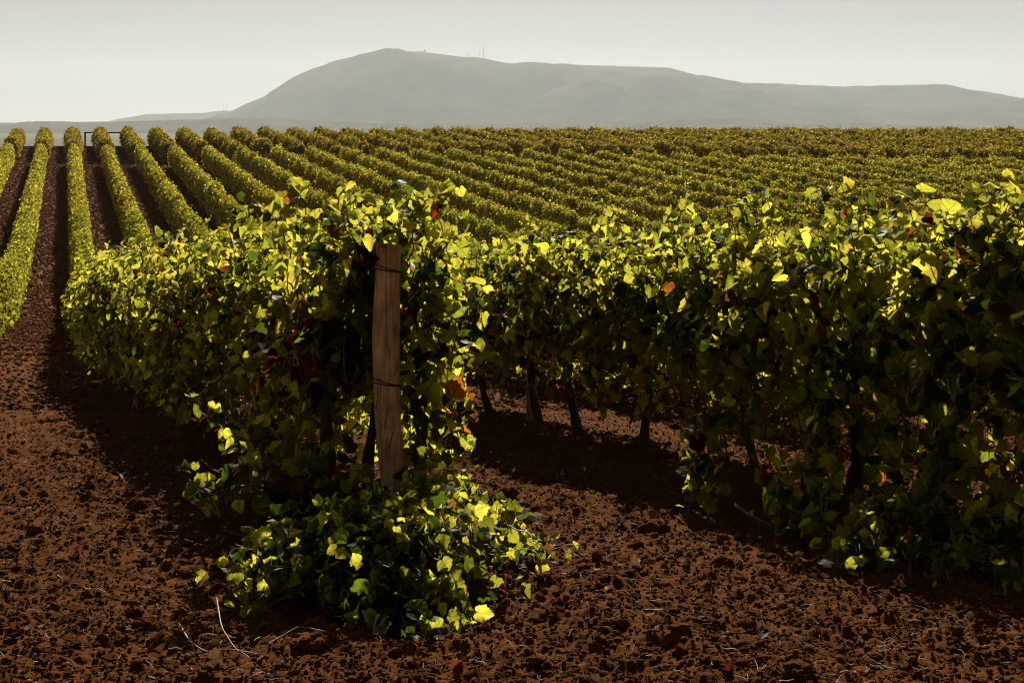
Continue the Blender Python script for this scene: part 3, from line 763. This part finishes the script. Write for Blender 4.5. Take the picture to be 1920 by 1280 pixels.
# the crest of shoots over the post and those hanging right of it belong to the last vine of the row
endv = empty('grapevine', px3(790, 1010, 8.95)); tag(endv, 'last vine of the row, its canes hanging right of the wooden post', 'grapevine')
eo = np.array(endv.location)
f = Acc()
for path in ([(680, 520, 8.9), (665, 430, 8.8), (650, 385, 8.75)], [(715, 500, 8.9), (720, 420, 8.75), (722, 375, 8.7), (745, 350, 8.65)], [(760, 520, 8.9), (775, 430, 8.8), (790, 380, 8.75), (780, 358, 8.7)],
             [(800, 560, 8.95), (822, 470, 8.85), (835, 400, 8.8), (832, 372, 8.8)], [(640, 540, 9), (620, 430, 8.9), (585, 395, 8.85), (560, 410, 8.8)], [(560, 560, 9.1), (540, 450, 9.0), (510, 400, 8.95), (485, 380, 8.9)],
             [(700, 480, 8.85), (730, 440, 8.7), (770, 432, 8.6), (800, 445, 8.6)], [(690, 500, 8.85), (680, 450, 8.65), (700, 430, 8.6)], [(700, 560, 8.95), (690, 470, 8.9), (705, 400, 8.8), (740, 360, 8.75)],
             [(720, 520, 8.95), (760, 440, 8.9), (800, 390, 8.85), (825, 362, 8.8)],
             [(740, 520, 8.95), (745, 430, 8.9), (735, 385, 8.9), (760, 365, 9.0)],
             [(780, 560, 8.95), (800, 470, 8.9), (815, 410, 8.9), (800, 375, 8.95)],
             [(650, 560, 9.0), (640, 450, 9.0), (655, 390, 8.95), (690, 375, 8.9)],
             [(600, 560, 9.1), (610, 450, 9.0), (600, 400, 8.9)],
             [(780, 620, 9.0), (830, 620, 8.85), (865, 640, 8.8), (870, 690, 8.8)],
             [(770, 640, 9.0), (800, 660, 8.8), (830, 690, 8.8), (840, 740, 8.75)],
             [(790, 560, 9.0), (810, 620, 8.9), (805, 680, 8.85)],
             [(780, 700, 9.0), (800, 760, 8.85), (825, 810, 8.8), (830, 870, 8.75)],
             [(790, 720, 9.1), (850, 780, 8.9), (868, 800, 8.9)],
             [(770, 840, 8.9), (805, 850, 8.7), (835, 870, 8.6)],
             [(760, 900, 8.8), (775, 880, 8.7), (800, 900, 8.5), (820, 930, 8.4)]):
    free_cane(f, [px3(*p) for p in path], rng, .105, 1.3)
free_cane(f, [px3(850, 770, 8.9), px3(866, 800, 8.9), px3(866, 825, 8.88)], rng, .10, .6, tint=np.array([.62, .19, .02]))
free_cane(f, [px3(770, 455, 8.8), px3(808, 465, 8.8), px3(806, 490, 8.8)], rng, .085, .6, tint=np.array([.6, .16, .02]))
f.build('foliage', [M_LEAF, M_CANE], endv, eo)
trunk_y = 9.1
t = Acc(); 
tp = np.array([px3(800, 1000, 9.0), px3(790, 930, 9.0), px3(800, 860, 9.02), px3(785, 780, 9.05), px3(770, 720, 9.1)])
add_tube(t, tp, [.05, .042, .038, .036, .03], 9); t.build('trunk', [M_BARK], endv, eo)

# dark red leafed vine just left of the post
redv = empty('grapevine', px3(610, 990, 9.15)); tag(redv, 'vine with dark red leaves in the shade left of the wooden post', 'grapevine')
ro = np.array(redv.location); f = Acc(); rng = np.random.default_rng(33)
for path in ([(560, 620, 8.9), (545, 660, 8.75), (520, 700, 8.7), (510, 740, 8.7)], [(600, 600, 8.9), (585, 640, 8.75), (600, 690, 8.7)],
             [(560, 700, 8.9), (575, 730, 8.8), (560, 790, 8.75)], [(640, 600, 9.0), (650, 680, 8.8), (640, 740, 8.75)], [(500, 660, 8.9), (505, 720, 8.75), (530, 760, 8.7)]):
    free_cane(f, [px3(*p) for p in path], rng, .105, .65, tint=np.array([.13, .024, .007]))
free_cane(f, [px3(525, 615, 8.75), px3(540, 630, 8.7), px3(560, 625, 8.7)], rng, .085, .6, tint=np.array([.6, .17, .02]))
free_cane(f, [px3(590, 450, 8.8), px3(610, 462, 8.75), px3(622, 452, 8.75)], rng, .12, .35, tint=np.array([.7, .32, .04]))
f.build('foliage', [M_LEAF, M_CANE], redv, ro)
t = Acc(); add_tube(t, [px3(612, 1000, 9.15), px3(602, 930, 9.1), px3(620, 860, 9.1), px3(610, 770, 9.1), px3(600, 620, 8.95)], [.055, .045, .04, .035, .02], 9); t.build('trunk', [M_BARK], redv, ro)

# the sprawling bush at the foot of the post
bush = empty('grapevine_bush', (-.62, 6.9, float(zg(6.9)))); tag(bush, 'low sprawling vine bush at the foot of the wooden post', 'bush')
bo = np.array(bush.location); rng = np.random.default_rng(35); f = Acc()
base = np.array([-.62, 6.95, float(zg(6.95)) + .05])
ends = []
for _ in range(150):
    a = rng.uniform(0, 2 * np.pi); r = rng.uniform(.25, .95)
    ex, ey = base[0] + .82 * r * np.cos(a), base[1] - .28 + .68 * r * np.sin(a)
    ez = float(zg(ey)) + rng.uniform(.05, .48) * (1 - .5 * r)
    m = (base + np.array([ex, ey, ez])) / 2 + np.array([rng.normal(0, .1), rng.normal(0, .1), rng.uniform(.05, .24)])
    free_cane(f, [base + rng.normal(0, .1, 3) * [1, 1, .2], m, (ex, ey, ez)], rng, .088, 1.1, warm=-.15)
for _ in range(60):
    x0_, y0_ = rng.uniform(775, 865), rng.uniform(1000, 1060); Y0 = rng.uniform(7.3, 8.1)
    free_cane(f, [px3(x0_ + rng.normal(0, 15), y0_ + 60, Y0), px3(x0_, y0_, Y0 - .1), px3(x0_ + rng.normal(10, 40), y0_ - rng.uniform(30, 140), Y0 - .2)], rng, .09, 1.2)
for _ in range(75):
    x0_, y0_ = rng.uniform(640, 870), rng.uniform(1110, 1235); Y0 = 1.5 / ((y0_ - 240) / FPX - .116) - .1
    free_cane(f, [px3(x0_ + rng.normal(0, 15) - 20, y0_ - 110, Y0 + .5), px3(x0_, y0_ - 60, Y0 + .15), px3(x0_ + rng.normal(10, 40), y0_ - rng.uniform(0, 30), Y0)], rng, .09, 1.1, warm=-.2)
for path in ([(780, 1000, 7.9), (860, 975, 7.7), (930, 1000, 7.5), (985, 970, 7.4)], [(820, 1040, 7.6), (900, 1040, 7.3), (980, 1065, 7.2), (1055, 1052, 7.15)],
             [(800, 1030, 7.6), (870, 1010, 7.4), (930, 1020, 7.3), (960, 990, 7.3)], [(830, 1060, 7.4), (910, 1070, 7.2), (965, 1085, 7.1), (985, 1120, 7.0)],
             [(850, 1090, 7.2), (910, 1110, 7.0), (945, 1150, 6.9), (960, 1170, 6.85)], [(840, 1110, 7.1), (880, 1140, 6.9), (905, 1185, 6.8)],
             [(790, 960, 8.0), (830, 940, 7.9), (850, 965, 7.85)], [(820, 1010, 7.7), (870, 1030, 7.5), (910, 1060, 7.3)], [(830, 1000, 7.7), (880, 990, 7.5), (930, 1045, 7.2)],
             [(640, 1060, 7.6), (560, 1050, 7.4), (500, 1060, 7.3), (430, 1050, 7.3)], [(600, 1080, 7.3), (500, 1100, 7.1), (420, 1120, 7.05), (350, 1130, 7.0)],
             [(620, 1030, 7.7), (540, 1040, 7.4), (470, 1090, 7.2), (430, 1110, 7.1)], [(640, 1080, 7.3), (560, 1070, 7.2), (530, 1100, 7.1)]):
    for _d in range(3): free_cane(f, [px3(p[0] + rng.normal(0, 12), p[1] - 22 + rng.normal(0, 9), p[2]) for p in path], rng, .09, 1.5, warm=.3, rad=.10)
for _ in range(34):
    x0_, y0_ = rng.uniform(800, 925), rng.uniform(965, 1130); Y0 = 7.75 - (y0_ - 965) / 165 * .9
    free_cane(f, [px3(x0_ - 60, y0_ + 50, Y0 + .1), px3(x0_, y0_ - 10, Y0), px3(x0_ + rng.uniform(25, 80), y0_ + rng.normal(5, 20), Y0 - .15)], rng, .085, 1.3, warm=.25)
f.build('foliage', [M_LEAF, M_CANE], bush, bo)
# suckers in front of the row, left of the post
suck = empty('grapevine_bush', px3(560, 1000, 8.5)); tag(suck, 'thin arching suckers with grey green leaves left of the post foot', 'bush')
ss = np.array(suck.location); rng = np.random.default_rng(37); f = Acc()
for path in ([(640, 960, 8.6), (620, 890, 8.4), (660, 875, 8.3), (700, 895, 8.2)], [(640, 960, 8.6), (560, 890, 8.3), (500, 880, 8.1), (460, 900, 8.0)],
             [(600, 970, 8.6), (520, 900, 8.3), (430, 920, 8.1), (360, 940, 8.0)], [(560, 970, 8.6), (480, 930, 8.3), (400, 930, 8.1), (350, 900, 8.1)],
             [(540, 960, 8.7), (450, 850, 8.6), (400, 790, 8.6), (380, 760, 8.6)], [(520, 960, 8.7), (420, 900, 8.6), (380, 860, 8.6)],
             [(560, 940, 8.7), (520, 860, 8.4), (480, 830, 8.3), (440, 850, 8.2)]):
    free_cane(f, [px3(*p) for p in path], rng, .115, .9, warm=-.25)
f.build('foliage', [M_LEAF, M_CANE], suck, ss)
# tall shoots that stand above the right row
rng = np.random.default_rng(39)
for nm, paths in (('tall leafy shoot rising above the middle of the right row', [[(1408, 490, 10.4), (1402, 430, 10.4), (1412, 390, 10.35), (1420, 356, 10.3)], [(1418, 480, 10.4), (1432, 420, 10.4), (1442, 386, 10.4)], [(1400, 480, 10.4), (1385, 430, 10.4), (1396, 392, 10.3)]]),
                  ('big leafed shoot rising at the right end of the nearest row', [[(1840, 480, 8.0), (1842, 420, 7.95), (1852, 380, 7.9), (1858, 352, 7.9)], [(1862, 480, 8.0), (1880, 420, 7.95), (1896, 385, 7.9), (1906, 370, 7.9)], [(1820, 480, 8.0), (1798, 430, 7.95), (1775, 410, 7.9)], [(1880, 470, 7.9), (1905, 420, 7.9), (1925, 400, 7.85)]])):
    r_ = empty('vine_shoot', px3(*paths[0][0])); tag(r_, nm, 'vine shoot'); f = Acc()
    for p in paths * 2: free_cane(f, [px3(q[0] + rng.normal(0, 13), q[1] + rng.normal(0, 6), q[2]) for q in p], rng, .115, 1.1, warm=0, rad=.12, up=.2)
    f.build('foliage', [M_LEAF, M_CANE], r_, np.array(r_.location))

rng = np.random.default_rng(43)
trail = empty('vine_shoot', px3(1700, 1000, 7.7)); tag(trail, 'low trailing canes spilling from the right row onto the dark soil', 'vine shoot'); f = Acc()
for path in ([(1640, 930, 8.0), (1600, 1040, 7.35), (1580, 1115, 7.0)], [(1720, 950, 7.8), (1700, 1050, 7.25), (1690, 1100, 7.05)], [(1800, 960, 7.6), (1790, 1060, 7.1), (1780, 1120, 6.9)],
             [(1880, 960, 7.3), (1870, 1080, 6.85), (1880, 1140, 6.6)], [(1480, 880, 8.8), (1470, 970, 8.3), (1480, 1010, 8.1)], [(1320, 790, 9.5), (1312, 880, 9.1), (1305, 975, 8.75)],
             [(1330, 800, 9.6), (1345, 880, 9.3), (1320, 940, 9.0)], [(1760, 930, 7.7), (1740, 1020, 7.4), (1760, 1080, 7.2)], [(1850, 930, 7.4), (1830, 1030, 7.1), (1840, 1090, 6.9)],
             [(1560, 880, 8.4), (1540, 960, 8.0), (1550, 1030, 7.8)], [(1900, 940, 7.2), (1910, 1040, 6.9), (1915, 1110, 6.7)], [(1680, 900, 8.0), (1655, 980, 7.6), (1650, 1060, 7.4)]):
    for _d in range(2): free_cane(f, [px3(p[0] + rng.normal(0, 10), p[1] + rng.normal(0, 8), p[2]) for p in path], rng, .092, 1.0)
f.build('foliage', [M_LEAF, M_CANE], trail, np.array(trail.location))

# ------------------------------------------------------------------ on the soil: clods, straw, fallen leaves, cut canes
def scatter(rng, n, xlo, xhi, ylo, yhi, bias=1.6):
    y = ylo + (yhi - ylo) * rng.random(n) ** bias
    u = rng.random(n); x = (xlo + (xhi - xlo) * u) * (.45 + .55 * (y / 9.0))
    return x, y
def ico():
    t = (1 + 5 ** .5) / 2
    V = unit(np.array([(-1, t, 0), (1, t, 0), (-1, -t, 0), (1, -t, 0), (0, -1, t), (0, 1, t), (0, -1, -t), (0, 1, -t), (t, 0, -1), (t, 0, 1), (-t, 0, -1), (-t, 0, 1)], float))
    F = [(0, 11, 5), (0, 5, 1), (0, 1, 7), (0, 7, 10), (0, 10, 11), (1, 5, 9), (5, 11, 4), (11, 10, 2), (10, 7, 6), (7, 1, 8), (3, 9, 4), (3, 4, 2), (3, 2, 6), (3, 6, 8), (3, 8, 9), (4, 9, 5), (2, 4, 11), (6, 2, 10), (8, 6, 7), (9, 8, 1)]
    return V, F
def subdiv(V, F):
    V = [tuple(v) for v in V]; cache = {}; out = []
    def mid(a, b):
        k = (min(a, b), max(a, b))
        if k not in cache:
            p = (np.array(V[a]) + np.array(V[b])) / 2; V.append(tuple(p / np.linalg.norm(p))); cache[k] = len(V) - 1
        return cache[k]
    for a, b_, c in F:
        x, y, z = mid(a, b_), mid(b_, c), mid(c, a); out += [(a, x, z), (b_, y, x), (c, z, y), (x, y, z)]
    return np.array(V), np.array(out)
I0 = ico(); I1 = subdiv(*I0); I2 = subdiv(*I1)
rng = np.random.default_rng(51)
def clods(n, tpl, smin_, smax_, yhi, acc, pw=2.2):
    x, y = scatter(rng, n, -4.4, 4.2, 4.6, yhi)
    s = smin_ + (smax_ - smin_) * rng.random(n) ** pw
    z = gz(x, y)
    V0, F0 = np.asarray(tpl[0]), np.asarray(tpl[1])
    nv = len(V0)
    for var in range(10):
        m = np.arange(n) % 10 == var
        D = V0 * (1 + .45 * perlin(V0[:, 0] * 1.7 + var * 5, V0[:, 1] * 1.7 + V0[:, 2] * 1.3, var)[:, None] + .42 * perlin(V0[:, 0] * 3.1 + var, V0[:, 1] * 4.1 - V0[:, 2] * 3.7, var + 40)[:, None])
        k = m.sum(); a = rng.uniform(0, 2 * np.pi, k); sq = rng.uniform(.55, .95, k)
        c, s_ = np.cos(a)[:, None], np.sin(a)[:, None]
        W = np.stack([(D[None, :, 0] * c - D[None, :, 1] * s_) * rng.uniform(.8, 1.3, (k, 1)), D[None, :, 0] * s_ + D[None, :, 1] * c, D[None, :, 2] * sq[:, None]], -1) * s[m][:, None, None]
        W += np.stack([x[m], y[m], z[m] + .25 * s[m]], -1)[:, None]
        acc.add(W.reshape(-1, 3), F0[None] + (np.arange(k) * nv)[:, None, None], 3)
a = Acc(); clods(90000, I0, .004, .013, 20, a, 1.5); clods(9000, I1, .008, .028, 21, a, 2.8); clods(170, I2, .022, .065, 20, a, 2.5)
def lane_clods(n, acc):
    y = 17 + 150 * rng.random(n) ** 1.35; k = rng.integers(-2, 5, n) + rng.random(n); x = xrow(0, y) + RW * k
    m = np.abs(x / y) < .42; x, y = x[m], y[m]; n = len(x); s = rng.uniform(.025, .075, n) * np.clip(y / 45, .6, 1.4)
    V0, F0 = np.asarray(I0[0]), np.asarray(I0[1])
    J = V0[None] * rng.uniform(.55, 1.35, (n, 12, 1)) * np.array([1, 1, .75]) * s[:, None, None] + np.stack([x, y, gz(x, y) + .15 * s], 1)[:, None]
    acc.add(J.reshape(-1, 3), F0[None] + (np.arange(n) * 12)[:, None, None], 3)
lane_clods(95000, a)
tag(a.build('soil_clods', [M_CLOD], smooth=False), 'loose crumbs and clods of red soil', None, None, 'stuff')
a = Acc()
def straws(n, lmin, lmax, r, acc, yhi=17):
    x, y = scatter(rng, n, -4.4, 4.2, 4.6, yhi)
    for i_ in range(n):
        l = rng.uniform(lmin, lmax); th = rng.uniform(0, 2 * np.pi); t = np.linspace(-.5, .5, 5)
        bend = rng.normal(0, .25) * l
        X = x[i_] + l * t * math.cos(th) - bend * (t * t * 4 - 1) * math.sin(th) * .4; Y = y[i_] + l * t * math.sin(th) + bend * (t * t * 4 - 1) * math.cos(th) * .4
        Z = gz(X, Y); Z = np.maximum(Z, Z.mean() - .004) + .012 + rng.uniform(0, .02) + t * rng.normal(0, .15) * l
        V, F, F3 = tube(np.stack([X, Y, Z], 1), r * rng.uniform(.6, 1.4), 3, False)
        acc.add(V, F, 4)
straws(3400, .012, .06, .0013, a); straws(70, .06, .15, .0018, a)
tag(a.build('straw', [M_STRAW]), 'scattered dry straw and stem bits on the soil', None, None, 'stuff')
a = Acc(); n = 170; x, y = scatter(rng, n, -4.2, 4.0, 4.8, 16); z = gz(x, y) + .02
c = np.where(rng.random((n, 1)) < .45, np.array([[.30, .05, .02]]), np.array([[.28, .15, .06]])) * rng.uniform(.6, 1.3, (n, 1))
add_leaves(a, np.stack([x, y, z], 1), rng.normal(0, .45, (n, 3)) + np.array([0, 0, 1]), rng.normal(0, 1, (n, 3)), rng.uniform(.025, .06, n), c * .35, 'near', rng)
tag(a.build('fallen_leaves', [M_LEAF]), 'red and brown fallen vine leaves on the soil', None, None, 'stuff')

def cut_cane(path, r, label, group=None):
    P = np.array(path, float); n = 24; d = np.linspace(0, 1, len(P)); t = np.linspace(0, 1, n)
    Q = np.stack([np.interp(t, d, P[:, c]) for c in range(3)], 1); Q[1:-1] = (Q[:-2] + 2 * Q[1:-1] + Q[2:]) / 4; Q[1:-1] = (Q[:-2] + 2 * Q[1:-1] + Q[2:]) / 4
    a = Acc(); add_tube(a, Q - Q[0], np.linspace(r, r * .5, n) * (1 + .15 * np.sin(np.arange(n) * 1.9)), 7)
    o = a.build('dry_cane', [M_DRY]); o.location = Q[0]; tag(o, label, 'dry cane', group)
def gp(px, py, up=.02):          # the point of the soil seen at a pixel
    Y = 1.5 / ((py - 240) / FPX - .116); X = (px - 960) / FPX * Y
    return np.array([X, Y, float(gz(np.array([X]), np.array([Y]))[0]) + up])
G = 'dry canes around the wooden post'
cut_cane([gp(335, 1205), gp(355, 1238), gp(385, 1256, .03), gp(430, 1264, .04), gp(486, 1270)], .0042, 'long pale curved cane lying in the dark at the bottom left', G)
cut_cane([gp(405, 1185, .1), gp(415, 1235, .08), gp(440, 1262, .03), gp(470, 1275)], .0032, 'pale bowed cane that crosses the long curved one', G)
cut_cane([gp(500, 1250), gp(560, 1235, .05), gp(610, 1232, .02)], .004, 'short faint cane on dark soil right of the curved ones', G)
cut_cane([px3(1378, 946, 8.3), px3(1405, 965, 8.25), px3(1440, 982, 8.25), px3(1478, 1000, 8.3)], .010, 'pale broken cane sticking out of the right row near its trunks', None)
cut_cane([px3(421, 994, 7.9), px3(470, 1008, 7.9), px3(560, 1035, 7.8)], .0035, 'thin straight stem poking left out of the bush by the post', G)
cut_cane([px3(580, 920, 8.3), px3(620, 980, 8.2), px3(645, 1010, 8.2)], .0035, 'upright dry stem left of the post foot, slanting right', G)
cut_cane([px3(560, 955, 8.3), px3(535, 985, 8.2), px3(525, 1010, 8.2)], .0035, 'upright dry stem left of the post foot, slanting left', G)

# a scrap of blue plastic behind the bush
a = Acc(); g_ = gp(851, 980, .03); u = np.linspace(-1, 1, 7)
VV = np.array([[.035 * s, .02 * s * t + .012 * np.sin(3 * t), .055 * t + .01 * np.cos(4 * s)] for t in u for s in u]); k = 7
i = np.arange(k - 1)[:, None] * k + np.arange(k - 1)[None]; FF = np.stack([i, i + 1, i + k + 1, i + k], -1).reshape(-1, 4)
a.add(np.vstack([VV, VV + [0, .003, 0]]), np.vstack([FF, FF[:, ::-1] + k * k]), 4)
sc_ = a.build('plastic_scrap', [M_BLUE]); sc_.location = g_; tag(sc_, 'small scrap of blue plastic on the soil beside the bush', 'scrap')

# ------------------------------------------------------------------ the black frame on the crest
YG = CREST + 7.5
def gpx(px, py): return at_px(px, py, YG)
gate = empty('gate_frame', (gpx(159, 264)[0], YG, float(zg(YG)))); tag(gate, 'black steel pipe frame on the crest between two left vine rows', 'gate frame'); go = np.array(gate.location)
x0, x1 = gpx(159.5, 0)[0], gpx(236, 0)[0]; zt = gpx(0, 249.5)[2]; zb = float(zg(YG)) - .2
for x in (x0, x1):
    a = Acc(); box(a, (x, YG, (zt + zb) / 2), (.17, .17, zt - zb - .07)); a.build('leg', [M_STEEL], gate, go, False)
a = Acc(); box(a, ((x0 + x1) / 2, YG, zt + .03), (x1 - x0 + .18, .18, .17)); a.build('crossbar', [M_STEEL], gate, go, False)

# ------------------------------------------------------------------ the air
hm, nt, out = newmat('hazy_air')
pv = N(nt, 'ShaderNodeVolumePrincipled'); pv.inputs['Color'].default_value = (.94, 1.0, 1.0, 1); pv.inputs['Density'].default_value = 0.000045
pv.inputs['Anisotropy'].default_value = 0.18
L(nt, pv.outputs[0], out.inputs['Volume'])
a = Acc(); lo = np.array([-9300, -80, -60.0]); hi = np.array([9300, 15800, 720.0])
box(a, (lo + hi) / 2, hi - lo); hz = a.build('haze', [hm], smooth=False); tag(hz, 'pale haze in the air towards the mountain', None, None, 'stuff')
